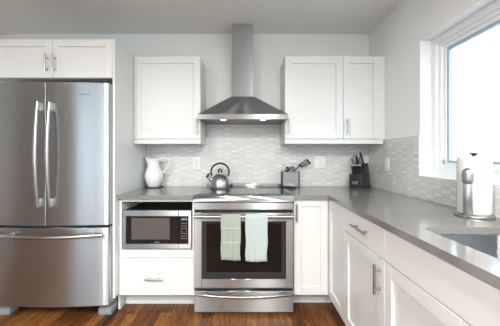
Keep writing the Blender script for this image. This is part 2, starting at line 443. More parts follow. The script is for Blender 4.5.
# the kitchen window
p0, p1, z0, z1 = WIN
def ring(b, x0, x1, a0, a1, c0, c1, w, bev=0.002):
    b.box(x0, x1, -a1, -a0, c0, c0 + w, bev); b.box(x0, x1, -a1, -a0, c1 - w, c1, bev)
    b.box(x0, x1, -a0 - w, -a0, c0 + w, c1 - w, bev); b.box(x0, x1, -a1, -a1 + w, c0 + w, c1 - w, bev)
    return b
reveal = MB()
e = 0.004
reveal.box(XR - 0.002, 1.318, -p0 - e, -p0, z0, z1).box(XR - 0.002, 1.318, -p1, -p1 + e, z0, z1).box(XR - 0.002, 1.318, -p1, -p0, z0, z0 + e).box(XR - 0.002, 1.318, -p1, -p0, z1 - e, z1)
win = struct(reveal.build('window_1', 'trimw'), 'white-framed kitchen window over the sink with a bright sky behind', 'window')
ring(MB(), 1.312, 1.395, p0 + 0.003, p1 - 0.003, z0 + 0.003, z1 - 0.003, 0.045).build('window_frame', 'trimw', win)
fr2 = ring(MB(), 1.330, 1.390, p0 + 0.045, p1 - 0.045, z0 + 0.042, z1 - 0.042, 0.030).build('window_frame_step', 'trimw', win)
mid = (p0 + p1) / 2
sash = ring(MB(), 1.345, 1.385, p0 + 0.072, mid + 0.02, z0 + 0.066, z1 - 0.066, 0.030)
ring(sash, 1.350, 1.388, mid - 0.02, p1 - 0.072, z0 + 0.066, z1 - 0.066, 0.022).build('sash', 'trimw', win)
gk = ring(MB(), 1.352, 1.372, p0 + 0.099, mid + 0.002, z0 + 0.094, z1 - 0.094, 0.020, 0)
ring(gk, 1.354, 1.372, mid - 0.002, p1 - 0.092, z0 + 0.086, z1 - 0.086, 0.012, 0).build('glazing_gasket', 'gasket', win)
MB().box(1.362, 1.368, -p1 + 0.09, -p0 - 0.09, z0 + 0.09, z1 - 0.09).build('pane', 'pane', win)
MB().box(1.335, 1.347, -p0 - 0.100, -p0 - 0.078, z0 + 0.088, z0 + 0.118, 0.002).build('latch', 'gasket', win)

w5 = struct(ring(MB(), 1.312, 1.385, ADDED_WIN[0], ADDED_WIN[1], ADDED_WIN[2], ADDED_WIN[3], 0.07).build('window_5', 'trimw'))  # added window out of view, lights the end panel and cabinet sides
MB().box(1.345, 1.351, -ADDED_WIN[1] + 0.06, -ADDED_WIN[0] - 0.06, ADDED_WIN[2] + 0.06, ADDED_WIN[3] - 0.06).build('pane', 'pane', w5)

# mosaic on the walls above the counters
ZT = 1.361
struct(MB().box(-0.990, XR - 0.009, -0.008, -0.0005, 0.915, ZT).box(-0.395, 0.340, -0.008, -0.0005, ZT, 1.515).build('wall_tile', 'tile_x'), 'pale grey glass mosaic on the wall behind the range', 'backsplash')
struct(MB().box(XR - 0.008, XR - 0.0005, -p0, -0.0005, 0.915, ZT).box(XR - 0.008, XR - 0.0005, -3.0, -p0, 0.915, z0 - 0.001).build('wall_tile', 'tile_y'), 'pale grey glass mosaic under the kitchen window', 'backsplash')

# ------------------------------------------------------------------ refrigerator and its surround
FX0, FX1, FC = -1.922, -1.017, -1.467
def bow(x): return 0.713 + 0.030 * (1 - ((x - FC) / 0.453) ** 2)
def bowed(x0, x1, back, rl, rr):
    pts = [(x0, -back)]
    n = 22
    for i in range(n + 1):
        x = x0 + (x1 - x0) * i / n
        pts.append((x, -bow(x)))
    # ease the outer vertical edges
    out = [pts[0], (x0, -(bow(x0) - rl))]
    if rl: out += [(x0 + rl * 0.3, -(bow(x0) - rl * 0.3))]
    out += [(x, y) for x, y in pts[1:] if x > x0 + rl and x < x1 - rr]
    if rr: out += [(x1 - rr * 0.3, -(bow(x1) - rr * 0.3))]
    out += [(x1, -(bow(x1) - rr)), (x1, -back)]
    return out
fridge = thing('refrigerator', 'stainless steel French-door refrigerator with a bottom freezer drawer', 'refrigerator', (FC, -0.37, 0))
MB().box(FX0 + 0.004, FX1 - 0.004, -0.640, -0.035, 0.075, 1.738, 0.004).build('body', 'grey_side', fridge)
MB().box(FX0 + 0.03, FX1 - 0.03, -0.575, -0.50, 0.012, 0.078).build('kick_grille', 'black_matte', fridge)
for nm, xa, xb, rl, rr in (('door', FX0, FC - 0.0022, 0.016, 0.003), ('door', FC + 0.0022, FX1, 0.003, 0.016)):
    d = MB().prism(bowed(xa, xb, 0.652, rl, rr), 0.704, 1.757, 0.002).build(nm, 'fsteel', fridge, 25)
    hx = FC + (-0.040 if xa < FC - 0.1 else 0.046)
    pts = []
    for i in range(19):
        t = i / 18; z = 0.845 + (1.606 - 0.845) * t
        pts.append((hx, -(bow(hx) + 0.030 + 0.026 * math.sin(math.pi * t)), z))
    hb = MB().tube(pts, 0.0125, 14, flat=(0.75, 1.0), up=(0, 1, 0))
    for z, dz in ((0.875, 0.02), (1.573, 0.02)):
        hb.box(hx - 0.008, hx + 0.008, -(bow(hx) + 0.038), -(bow(hx) - 0.004), z - 0.03, z + 0.03, 0.004, 2)
    h = hb.build('handle', 'satin', d)
    if xa > FC:
        gb = MB(); x = -1.222
        for w, hgt in ((0.010, 0.011), (0.008, 0.007), (0.009, 0.009), (0.004, 0.012), (0.008, 0.008), (0.009, 0.007), (0.006, 0.010)):
            gb.box(x, x + w * 0.8, -(bow(x) + 0.0015), -(bow(x) - 0.003), 1.665, 1.665 + hgt); x += w + 0.0035
        gb.build('badge', 'grey_side', d)
MB().prism(bowed(FX0, FX1, 0.652, 0.016, 0.016), 0.106, 0.684, 0.002).build('freezer_drawer', 'fsteel', fridge, 25)
fz = [o for o in fridge.children if o.name.startswith('freezer_drawer')][0]
pts = []
for i in range(25):
    t = i / 24; x = -1.852 + (1.852 - 1.052) * t
    pts.append((x, -(0.752 + 0.066 * math.sin(math.pi * t) ** 0.9), 0.636))
hb = MB().tube(pts, 0.0145, 14, flat=(1.0, 0.75), up=(0, 0, 1))
for x in (-1.725, -1.155): hb.box(x - 0.028, x + 0.028, -(bow(x) + 0.045), -(bow(x) - 0.004), 0.638, 0.655, 0.004, 2)
hb.build('handle', 'satin', fz)
for xa in (FX0 + 0.012, FX1 - 0.112):
    MB().prism([(-0.655, 0.0), (-0.655, 0.045), (-0.60, 0.075), (-0.36, 0.075), (-0.36, 0.0)], xa, xa + 0.10, 0.004, 2, order=(1, 2, 0)).build('foot', 'foot_grey', fridge)
for xa in (FX0 + 0.01, FX1 - 0.09): MB().box(xa, xa + 0.08, -0.695, -0.60, 1.738, 1.752, 0.004).build('hinge_cover', 'black', fridge)

# cabinet over the refrigerator
oc = thing('wall_cabinet', 'shallow white two-door cabinet mounted above the refrigerator', 'cabinet', (-1.47, -0.002, 1.807))
MB().box(-1.948, -1.0135, -0.650, -0.002, 1.807, 2.104, 0.001).build('carcass', 'cab', oc)
CX = -1.472
for xa, xb, hx in ((-1.946, CX - 0.0015, CX - 0.030), (CX + 0.0015, -1.0150, CX + 0.026)):
    d = shaker(FRONT, xa, xb, 1.809, 2.102, 0.650, 0.02, 0.055).build('door', 'cab', oc)
    pull(FRONT, hx, 1.912, 0.670, 0.135, True, d, 0.034)
ep = MB().prism([(-0.002, 0.0), (-0.002, 2.106), (-0.672, 2.106), (-0.672, 0.135), (-0.58, 0.135), (-0.58, 0.0)], -1.0125, -0.9945, 0.001, order=(1, 2, 0)).build('end_panel', 'cab')
tag(ep, 'tall white side panel between refrigerator and microwave cabinet', 'panel')

# ------------------------------------------------------------------ wall cabinets either side of the hood
uc = thing('wall_cabinet', 'white single-door wall cabinet above the pitcher', 'cabinet', (-0.70, -0.002, 1.323))
MB().box(-0.993, -0.402, -0.310, -0.010, 1.363, 2.098, 0.001).build('carcass', 'cab', uc)
d = shaker(FRONT, -0.992, -0.403, 1.367, 2.096, 0.310, 0.02, 0.062).build('door', 'cab', uc)
pull(FRONT, -0.432, 1.475, 0.330, 0.137, True, d)
MB().box(-0.993, -0.402, -0.328, -0.290, 1.322, 1.363, 0.002).build('light_rail', 'cab', uc)
MB().box(-0.420, -0.402, -0.290, -0.010, 1.322, 1.363, 0.001).build('light_rail', 'cab', uc)

uc = thing('wall_cabinet', 'wide white two-door wall cabinet above the knife block', 'cabinet', (0.78, -0.002, 1.323))
MB().box(0.344, 1.190, -0.310, -0.010, 1.363, 2.098, 0.001).build('carcass', 'cab', uc)
for xa, xb, hx in ((0.345, 0.8585, 0.373), (0.8615, 1.188, 0.893)):
    d = shaker(FRONT, xa, xb, 1.367, 2.096, 0.310, 0.02, 0.062).build('door', 'cab', uc)
    pull(FRONT, hx, 1.475, 0.330, 0.137, True, d)
MB().box(1.190, XR - 0.001, -0.318, -0.010, 1.363, 2.098, 0.001).build('filler_strip', 'cab', uc)
MB().box(0.344, XR - 0.022, -0.328, -0.290, 1.322, 1.363, 0.002).build('light_rail', 'cab', uc)
MB().box(0.344, 0.362, -0.290, -0.010, 1.322, 1.363, 0.001).build('light_rail', 'cab', uc)

# ------------------------------------------------------------------ base cabinets
FP = 0.61       # faces of the back run
CT0, CT1 = 0.884, 0.914
mc = thing('base_cabinet', 'white base cabinet with an open microwave niche over one drawer', 'cabinet', (-0.70, -0.01, 0))
b = MB()
b.box(-0.991, -0.973, -FP + 0.002, -0.012, 0.125, 0.882, 0.001); b.box(-0.419, -0.402, -FP + 0.002, -0.012, 0.125, 0.882, 0.001)
b.box(-0.974, -0.418, -FP + 0.002, -0.012, 0.858, 0.882, 0.001); b.box(-0.974, -0.418, -FP + 0.002, -0.012, 0.420, 0.480, 0.001)
b.box(-0.974, -0.418, -FP + 0.02, -0.012, 0.125, 0.143); b.box(-0.974, -0.418, -0.024, -0.012, 0.14, 0.87)
b.build('carcass', 'cab', mc)
d = MB().box(-0.990, -0.403, -FP, -FP + 0.02, 0.128, 0.416, 0.0015).build('drawer', 'cab', mc)
b = MB().box(-0.9745, -0.4175, -FP + 0.02, -0.05, 0.145, 0.39).build('drawer_box', 'niche', mc)
pull(FRONT, -0.714, 0.262, FP, 0.140, False, d)
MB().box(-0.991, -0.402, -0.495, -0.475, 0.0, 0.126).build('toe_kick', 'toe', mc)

cc = thing('base_cabinet', 'white corner base cabinet with two folding doors beside the range', 'cabinet', (0.9, -0.3, 0))
XF = 0.642      # faces of the window run
FW = XR - XF
MB().prism([(0.372, -0.012), (1.225, -0.012), (1.225, -0.955), (XF + 0.022, -0.955), (XF + 0.022, -FP + 0.022), (0.372, -FP + 0.022)], 0.125, 0.882, 0.001).build('carcass', 'cab', cc)
d = shaker(FRONT, 0.374, XF - 0.002, 0.130, 0.878, FP - 0.02).build('door', 'cab', cc)
pull(FRONT, 0.392, 0.775, FP, 0.137, True, d, 0.030)
d2 = shaker(SIDE, FP + 0.002, 0.957, 0.130, 0.878, FW - 0.02).build('door', 'cab', cc)
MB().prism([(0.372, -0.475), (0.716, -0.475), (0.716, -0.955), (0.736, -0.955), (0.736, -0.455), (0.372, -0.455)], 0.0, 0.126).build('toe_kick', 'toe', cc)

dc = thing('base_cabinet', 'white base cabinet with one drawer over one door, under the long counter', 'cabinet', (0.93, -1.22, 0))
MB(SIDE).box(0.960, 1.480, 0.125, 0.882, 0.012, FW - 0.021, 0.001).build('carcass', 'cab', dc)
d = MB(SIDE).box(0.962, 1.478, 0.732, 0.878, FW - 0.02, FW, 0.0015).build('drawer', 'cab', dc)
pull(SIDE, 1.235, 0.812, FW, 0.19, False, d)
d = shaker(SIDE, 0.962, 1.478, 0.130, 0.727, FW - 0.02).build('door', 'cab', dc)
pull(SIDE, 1.447, 0.628, FW, 0.140, True, d)
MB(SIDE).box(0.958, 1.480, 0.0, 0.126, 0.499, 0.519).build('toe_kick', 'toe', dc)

sc = thing('base_cabinet', 'white sink base cabinet with a false drawer front', 'cabinet', (0.93, -1.94, 0))
b = MB(SIDE)
b.box(1.483, 1.501, 0.125, 0.882, 0.012, FW - 0.021, 0.001).box(2.482, 2.500, 0.125, 0.882, 0.012, FW - 0.021, 0.001)
b.box(1.50, 2.483, 0.125, 0.143, 0.012, FW - 0.021).box(1.50, 2.483, 0.14, 0.882, 0.012, 0.024).box(1.50, 2.483, 0.72, 0.735, FW - 0.10, FW - 0.021)
b.build('carcass', 'cab', sc)
MB(SIDE).box(1.483, 2.498, 0.732, 0.878, FW - 0.02, FW, 0.0015).build('false_front', 'cab', sc)
for ua, ub, hu in ((1.483, 1.990, 1.960), (1.993, 2.498, 2.021)):
    d = shaker(SIDE, ua, ub, 0.130, 0.727, FW - 0.02).build('door', 'cab', sc)
    pull(SIDE, hu, 0.628, FW, 0.140, True, d)
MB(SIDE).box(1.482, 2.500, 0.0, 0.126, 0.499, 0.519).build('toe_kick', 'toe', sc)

# ------------------------------------------------------------------ worktops and sink
tag(MB().box(-0.993, -0.400, -0.650, -0.0095, CT0, CT1, 0.002).build('countertop', 'quartz'), 'short grey quartz countertop over the microwave, under the pitcher', 'countertop')
XC = 0.630
SK = (0.738, 1.085, 1.592, 2.300)     # sink cut-out: x0, x1, p0, p1
def rrect(x0, x1, y0, y1, r, n=6):
    pts = []
    for cx, cy, a0 in ((x1 - r, y1 - r, 0), (x0 + r, y1 - r, 90), (x0 + r, y0 + r, 180), (x1 - r, y0 + r, 270)):
        for i in range(n + 1):
            a = math.radians(a0 + 90 * i / n); pts.append((cx + r * math.cos(a), cy + r * math.sin(a)))
    return pts
def slab_with_hole(outer, hole, z0, z1):
    bm = bmesh.new()
    for z in (z0, z1):
        eo = []
        for loop in (outer, hole):
            vs = [bm.verts.new((x, y, z)) for x, y in loop]
            eo += [bm.edges.new((vs[i], vs[(i + 1) % len(vs)])) for i in range(len(vs))]
        bmesh.ops.triangle_fill(bm, edges=eo, use_beauty=True)
    bm.verts.ensure_lookup_table()
    n, k = len(outer), len(hole)
    V = bm.verts
    for base, m in ((0, n), (n, k)):
        for i in range(m):
            j = (i + 1) % m
            bm.faces.new((V[base + i], V[base + j], V[base + j + n + k], V[base + i + n + k]))
    bmesh.ops.recalc_face_normals(bm, faces=bm.faces)
    return bm
outer = [(0.365, -0.0095), (XR - 0.0095, -0.0095), (XR - 0.0095, -3.0), (XC, -3.0), (XC, -0.650), (0.365, -0.650)]
hole = rrect(SK[0], SK[1], -SK[3], -SK[2], 0.045)
ct = obj('countertop', slab_with_hole(outer, hole, CT0, CT1), 'quartz')
tag(ct, 'long grey quartz countertop turning the corner, with the sink cut-out', 'countertop')
sk = thing('sink', 'stainless steel undermount sink in the long grey counter', 'sink', (0.9, -1.95, 0.68))
def basin():
    bm = bmesh.new(); rings = []
    levels = ((0.010, 0.8815, 0.05), (-0.004, 0.8815, 0.045), (-0.010, 0.72, 0.05), (-0.030, 0.690, 0.06), (-0.07, 0.684, 0.07))
    for grow, z, r in levels:
        rings.append([bm.verts.new((x, y, z)) for x, y in rrect(SK[0] - grow, SK[1] + grow, -SK[3] - grow, -SK[2] + grow, r)])
    for A, B_ in zip(rings, rings[1:]):
        n = len(A)
        for i in range(n): bm.faces.new((A[i], A[(i + 1) % n], B_[(i + 1) % n], B_[i]))
    bm.faces.new(rings[-1])
    bmesh.ops.recalc_face_normals(bm, faces=bm.faces)
    bmesh.ops.reverse_faces(bm, faces=bm.faces)
    return bm
bo = obj('basin', basin(), 'sinksteel', sk)
so = bo.modifiers.new('thick', 'SOLIDIFY'); so.thickness = 0.0015; so.offset = -1
MB().lathe([(0.0, 0.0), (0.045, 0.0), (0.045, 0.004), (0.036, 0.005), (0.030, 0.001), (0.0, 0.001)], (0.9, -1.95, 0.6835), 28).build('drain', 'chrome', sk)

# ------------------------------------------------------------------ microwave in its niche
mw = thing('microwave', 'stainless countertop microwave inside the white cabinet niche', 'microwave', (-0.698, -0.3, 0.48))
mx0, mx1, mz0, mz1 = -0.968, -0.428, 0.488, 0.789
MB().box(mx0 + 0.004, mx1 - 0.004, -0.585, -0.16, mz0, mz1 - 0.002, 0.003).build('body', 'black', mw)
for xa in (mx0 + 0.05, mx1 - 0.07):
    for y in (-0.55, -0.2): MB().lathe([(0.012, 0), (0.012, 0.009)], (xa, y, 0.4802), 12).build('foot', 'black_matte', mw)
b = MB()
xs = at(178.4, 200, 0.60).x
b.box(mx0, xs - 0.0008, -0.602, -0.583, mz1 - 0.046, mz1, 0.002); b.box(mx0, xs - 0.0008, -0.602, -0.583, mz0, mz0 + 0.038, 0.002)
b.box(mx0, mx0 + 0.026, -0.602, -0.583, mz0 + 0.038, mz1 - 0.046, 0.001)
dr = b.build('door', 'steel', mw)
MB().box(mx0 + 0.026, xs - 0.0008, -0.600, -0.584, mz0 + 0.038, mz1 - 0.046).build('door_glass', 'bglass', dr)
a, c = at(131.5, 218, 0.60), at(169.6, 239.5, 0.60)
MB().box(a.x, c.x, -0.6012, -0.599, c.z, a.z).build('window', 'mglass', dr)
b = MB(); x = at(155, 0, 0.6).x
for w in (0.007, 0.004, 0.003, 0.004, 0.004, 0.005): b.box(x, x + w * 0.8, -0.6012, -0.599, 0.5345, 0.5415); x += w + 0.0015
b.build('logo', 'marks', dr)
b = MB(); b.box(xs + 0.0008, mx1, -0.602, -0.583, mz1 - 0.046, mz1, 0.002); b.box(xs + 0.0008, mx1, -0.602, -0.583, mz0, mz0 + 0.038, 0.002); b.box(mx1 - 0.024, mx1, -0.602, -0.583, mz0 + 0.038, mz1 - 0.046, 0.001)
cp = b.build('control_frame', 'steel', mw)
kp = MB().box(xs + 0.0008, mx1 - 0.024, -0.600, -0.584, mz0 + 0.038, mz1 - 0.046).build('control_panel', 'bglass', mw)
a, c = at(181.0, 217.0, 0.60), at(187.8, 221.5, 0.60)
MB().box(a.x, c.x, -0.6012, -0.599, c.z, a.z).build('display', 'display', kp)
b = MB()
for i, x in enumerate((0.010, 0.020, 0.034, 0.044)):
    xx = a.x + x - 0.004; b.box(xx, xx + 0.0055, -0.6018, -0.601, c.z + 0.012, c.z + 0.024)
b.build('digits', 'digits', kp)
b = MB()
for r in range(7):
    for k in range(3):
        xx = a.x + 0.002 + k * 0.018; zz = c.z - 0.012 - r * 0.0195
        if r in (0, 1, 2, 3, 4, 5, 6) and not (r == 3 and k == 1): b.box(xx, xx + 0.008, -0.6012, -0.599, zz - 0.006, zz)
b.build('keypad', 'marks', kp)

# ------------------------------------------------------------------ range
rg = thing('range', 'stainless steel slide-in electric range between the white base cabinets', 'range', (-0.0165, -0.33, 0))
RX0, RX1, RC = -0.3955, 0.3625, -0.0165
MB().box(RX0 + 0.002, RX1 - 0.002, -0.620, -0.03, 0.045, 0.895, 0.002).build('body', 'grey_side', rg)
for xa in (RX0 + 0.06, RX1 - 0.06):
    for y in (-0.57, -0.1): MB().lathe([(0.018, 0), (0.018, 0.046)], (xa, y, 0.0), 14).build('foot', 'black_matte', rg)
# cooktop: steel surround with black ceramic glass
b = MB()
b.prism([(-0.055, 0.897), (-0.055, 0.917), (-0.654, 0.917), (-0.668, 0.911), (-0.668, 0.866), (-0.630, 0.866), (-0.62, 0.897)], RX0 - 0.006, RX1 + 0.006, 0.0015, order=(1, 2, 0))
b.build('cooktop_frame', 'steel', rg)
gl = MB().box(RX0 + 0.018, RX1 - 0.018, -0.612, -0.075, 0.9165, 0.9205, 0.001).build('cooktop_glass', 'bglass', rg)
for bx, by, r in ((-0.205, -0.215, 0.085), (0.185, -0.215, 0.085), (-0.205, -0.455, 0.105), (0.185, -0.455, 0.105), (-0.01, -0.20, 0.055)):
    bb = MB(); n = 48
    bb.lathe([(r - 0.0012, 0.0), (r - 0.0012, 0.0004), (r + 0.0012, 0.0004), (r + 0.0012, 0.0)], (bx, by, 0.9204), n, cap=False)
    bb.build('burner_ring', 'marks', gl)
a, c = at(225, 194, 0.6), at(264, 194, 0.6)
MB().box(a.x, c.x, -0.606, -0.594, 0.9203, 0.9210).build('touch_strip', 'satin', gl)
MB().box(RX0 + 0.012, RX1 - 0.012, -0.078, -0.030, 0.915, 0.942, 0.003, 2).build('rear_trim', 'steel', rg)
MB().box(RX0, RX1, -0.655, -0.60, 0.803, 0.860, 0.003).build('control_panel', 'steel', rg)
MB().box(RX0 + 0.004, RX1 - 0.004, -0.640, -0.60, 0.780, 0.868).build('vent_slot', 'black_matte', rg)
od = MB()
DX0, DX1, DZ0, DZ1 = RX0, RX1, 0.209, 0.782
gx0, gx1, gz0, gz1 = -0.338, 0.305, 0.277, 0.716
od.box(DX0, gx0, -0.660, -0.622, DZ0, DZ1, 0.002); od.box(gx1, DX1, -0.660, -0.622, DZ0, DZ1, 0.002)
od.box(gx0, gx1, -0.660, -0.622, gz1, DZ1, 0.002); od.box(gx0, gx1, -0.660, -0.622, DZ0, gz0, 0.002)
od = od.build('oven_door', 'steel', rg)
MB().box(gx0 - 0.003, gx1 + 0.003, -0.6585, -0.630, gz0 - 0.003, gz1 + 0.003).build('door_glass', 'rglass', od)
MB().box(gx0 + 0.036, gx1 - 0.034, -0.6595, -0.6575, gz0 + 0.052, gz1 - 0.014).build('window', 'oglass', od)
HZ, HP = 0.764, 0.716
hb = MB().tube([(RX0 + 0.008, -HP, HZ), (RX1 - 0.008, -HP, HZ)], 0.0135, 16)
for x in (RX0 + 0.035, RX1 - 0.035): hb.box(x - 0.014, x + 0.014, -HP, -0.657, HZ - 0.011, HZ + 0.011, 0.003, 2)
hb.build('handle', 'satin', od)
sd = MB().box(RX0, RX1, -0.660, -0.622, 0.022, 0.186, 0.003).build('storage_drawer', 'steel', rg)
pts = []
for i in range(25):
    t = i / 24; pts.append((RX0 + 0.012 + (RX1 - RX0 - 0.024) * t, -(0.668 + 0.034 * math.sin(math.pi * t) ** 0.7), 0.164 - 0.006 * math.sin(math.pi * t)))
hb = MB().tube(pts, 0.0105, 12)
for x in (RX0 + 0.085, RX1 - 0.085): hb.box(x - 0.024, x + 0.024, -0.690, -0.657, 0.164, 0.180, 0.003, 2)
hb.build('handle', 'satin', sd)

# tea towels over the oven handle
def drape(name, x0, x1, zf, zb, m, label, seed, bands=()):
    rnd = random.Random(seed)
    r = 0.0185
    prof = [(-(HP - r - 0.002), zb + (HZ - zb) * t) for t in [i / 10 for i in range(10)]]
    prof += [(-(HP - r * math.cos(a)), HZ + r * math.sin(a)) for a in [math.pi * i / 8 for i in range(9)]]
    prof += [(-(HP + r + 0.001), HZ - (HZ - zf) * t) for t in [i / 20 for i in range(1, 21)]]
    bm = bmesh.new(); nx = 18; rows = []
    ph = rnd.random() * 6
    for i, (y, z) in enumerate(prof):
        hang = max(0.0, min(1.0, (HZ - z) / 0.28)); front = i > 18
        row = []
        for k in range(nx + 1):
            t = k / nx
            x = x0 + (x1 - x0) * (t + (0.5 - t) * 0.05 * hang)
            wv = 0.006 * hang * math.sin(t * 9 + ph) + 0.003 * hang * math.sin(t * 17 + ph * 2)
            row.append(bm.verts.new((x + 0.004 * hang * math.sin(z * 30 + ph), y - abs(wv) * (1 if front else 0) , z + 0.003 * hang * math.sin(t * 4 + ph))))
        rows.append(row)
    for A, B_ in zip(rows, rows[1:]):
        for k in range(nx): bm.faces.new((A[k], A[k + 1], B_[k + 1], B_[k]))
    bmesh.ops.recalc_face_normals(bm, faces=bm.faces)
    o = obj(name, bm, m, None, 180)
    s = o.modifiers.new('thick', 'SOLIDIFY'); s.thickness = 0.006; s.offset = 0
    tag(o, label, 'towel', 'tea towels on the oven handle')
    for zb0 in bands:
        MB().box(x0 + 0.004, x1 - 0.004, -(HP + r + 0.0105), -(HP + r + 0.002), zb0 - 0.004, zb0 + 0.004, 0.002).build('woven_band', 'towel_stripe', o)
    return o
drape('tea_towel', -0.186, -0.038, 0.451, 0.50, 'towel_a', 'sage green tea towel with two woven bands on the oven handle', 3, (0.682, 0.578))
drape('tea_towel', -0.006, 0.160, 0.442, 0.47, 'towel_b', 'plain pale aqua tea towel on the oven handle', 11)

# ------------------------------------------------------------------ range hood
hd = thing('range_hood', 'stainless steel chimney range hood on the wall above the range', 'range hood', (-0.03, 0, 1.52))
hx0, hx1 = -0.407, 0.356
b = MB()
lo = [(hx0, -0.010), (hx1, -0.010), (hx1, -0.430), (hx0, -0.430)]
cx0, cx1, cp_ = -0.132, 0.066, 0.215
hi = [(cx0 - 0.004, -0.010), (cx1 + 0.004, -0.010), (cx1 + 0.004, -cp_ - 0.004), (cx0 - 0.004, -cp_ - 0.004)]
bm = bmesh.new()
R0 = [bm.verts.new((x, y, 1.571)) for x, y in lo]; R1 = [bm.verts.new((x, y, 1.766)) for x, y in hi]
for i in range(4): bm.faces.new((R0[i], R0[(i + 1) % 4], R1[(i + 1) % 4], R1[i]))
bm.faces.new(R0[::-1]); bm.faces.new(R1); bmesh.ops.recalc_face_normals(bm, faces=bm.faces)
bmesh.ops.bevel(bm, geom=bm.edges[:], offset=0.002, segments=2, profile=0.5, affect='EDGES')
obj('canopy', bm, 'hsteel', hd)
lip = MB()
lip.box(hx0, hx1, -0.430, -0.415, 1.526, 1.571, 0.002); lip.box(hx0, hx1, -0.025, -0.010, 1.526, 1.571, 0.001)
lip.box(hx0, hx0 + 0.015, -0.415, -0.025, 1.526, 1.571, 0.001); lip.box(hx1 - 0.015, hx1, -0.415, -0.025, 1.526, 1.571, 0.001)
lp = lip.build('lip', 'steel', hd)
for xa, xb in ((hx0 + 0.016, RC - 0.012), (RC - 0.010, hx1 - 0.016)): MB().box(xa, xb, -0.413, -0.027, 1.533, 1.540, 0.002).build('grease_filter', 'filter', hd)
MB().box(RC - 0.017, RC - 0.005, -0.400, -0.388, 1.518, 1.534, 0.002).build('filter_latch', 'chrome', hd)
for u in (223.4, 263.0):
    x = (u - U0) / F * (CAM_P - 0.36)
    lm = MB().lathe([(0.0, 0.0), (0.021, 0.0), (0.023, 0.003), (0.023, 0.006)], (x, -0.36, 1.5275), 24).build('lamp', 'lamp', hd)
for i in range(5):
    p = at(272.5 + i * 1.9, 117.0, 0.43)
    MB().tube([(p.x, -0.427, p.z), (p.x, -0.4325, p.z)], 0.0045, 10).build('button', 'black', hd)
MB().box(cx0, cx1, -cp_, -0.010, 1.764, 2.112, 0.001).build('lower_chimney', 'hsteel', hd)
MB().box(cx0 + 0.003, cx1 - 0.003, -cp_ + 0.003, -0.010, 2.110, ZC - 0.001, 0.001).build('upper_chimney', 'hsteel', hd)

# ------------------------------------------------------------------ outlets and switches
ol = thing('outlet', 'white duplex outlet on the tile near the pitcher', 'outlet', (-0.496, -0.008, 1.09))
pl = MB().box(-0.532, -0.460, -0.0145, -0.0085, 1.088, 1.203, 0.002).build('cover_plate', 'plate', ol)
for z in (1.122, 1.170):
    MB().box(-0.515, -0.477, -0.0149, -0.0140, z - 0.018, z + 0.018).build('socket_gap', 'gap', ol)
    rc = MB().box(-0.513, -0.479, -0.0165, -0.0135, z - 0.016, z + 0.016, 0.0012).build('socket', 'plate', ol)
    b = MB()
    for dx in (-0.007, 0.007): b.box(-0.496 + dx - 0.0014, -0.496 + dx + 0.0014, -0.0168, -0.016, z - 0.003, z + 0.008)
    b.box(-0.4985, -0.4935, -0.0168, -0.016, z - 0.012, z - 0.008)
    b.build('slot', 'slot', rc)
sw = thing('light_switch', 'double white rocker switch on the tile above the utensil holder', 'switch', (0.737, -0.008, 1.09))
MB().box(0.681, 0.794, -0.0145, -0.0085, 1.098, 1.212, 0.002).build('cover_plate', 'plate', sw)
for x in (0.7145, 0.7605):
    MB().box(x - 0.0185, x + 0.0185, -0.0149, -0.0140, 1.1195, 1.1905).build('rocker_gap', 'gap', sw)
    MB().prism([(-0.0135, 1.122), (-0.0170, 1.122), (-0.0150, 1.155), (-0.0185, 1.188), (-0.0135, 1.188)], x - 0.0165, x + 0.0165, 0.0006, order=(1, 2, 0)).build('rocker', 'plate', sw)
sw = thing('light_switch', 'single white rocker switch on the tiled window wall', 'switch', (XR - 0.008, -0.37, 1.09))
MB(SIDE).box(0.334, 0.406, 1.088, 1.203, 0.0085, 0.0145, 0.002).build('cover_plate', 'plate', sw)
MB(SIDE).box(0.351, 0.389, 1.1095, 1.1805, 0.0140, 0.0149).build('rocker_gap', 'gap', sw)
MB(SIDE).box(0.353, 0.387, 1.112, 1.178, 0.0135, 0.0175, 0.001).build('rocker', 'plate', sw)

# ------------------------------------------------------------------ things on the counters
Z = CT1 + 0.0003
PX, PP = -0.886, 0.115
tv = MB().lathe([(0.0, 0.0), (0.086, 0.0), (0.090, 0.003), (0.088, 0.007), (0.0, 0.007)], (PX + 0.002, -PP - 0.0, Z), 40).build('trivet', 'slate')
tag(tv, 'round dark trivet under the white pitcher', 'trivet')
pt = thing('pitcher', 'white ceramic pitcher on a dark trivet beside the side panel', 'pitcher', (PX, -PP, Z + 0.0072))
def warp(r, z, a):
    t = max(0.0, (z - 0.185) / 0.075)
    c = max(0.0, math.cos(a - math.pi)) ** 3
    q = max(0.0, math.cos(a)) ** 2
    return r + 0.034 * t * c, z + (0.024 * t * c + 0.008 * t * q) * min(1, t)
prof = [(0.0, 0.004), (0.046, 0.004), (0.050, 0.0), (0.054, 0.002), (0.058, 0.012), (0.070, 0.035), (0.081, 0.065), (0.0860, 0.095), (0.0835, 0.125), (0.074, 0.155), (0.0615, 0.180),
        (0.0525, 0.203), (0.0495, 0.220), (0.0505, 0.238), (0.0545, 0.254), (0.0580, 0.262), (0.0570, 0.264), (0.0530, 0.256), (0.0470, 0.238), (0.0455, 0.222), (0.049, 0.203), (0.058, 0.180), (0.078, 0.125), (0.078, 0.07), (0.045, 0.015), (0.0, 0.012)]
MB().lathe(prof, pt.location, 48, warp, cap=False).build('body', 'ceramic', pt, 60)
def sweep(pts, n=8):
    """smooth curve through points (Catmull-Rom)"""
    P = [Vector(p) for p in pts]; P = [P[0] * 2 - P[1]] + P + [P[-1] * 2 - P[-2]]; out = []
    for i in range(1, len(P) - 2):
        for k in range(n):
            t = k / n; a, b_, c, d = P[i - 1], P[i], P[i + 1], P[i + 2]
            out.append(0.5 * ((2 * b_) + (c - a) * t + (2 * a - 5 * b_ + 4 * c - d) * t * t + (3 * b_ - a - 3 * c + d) * t ** 3))
    out.append(P[-2]); return out
o0 = Vector(pt.location)
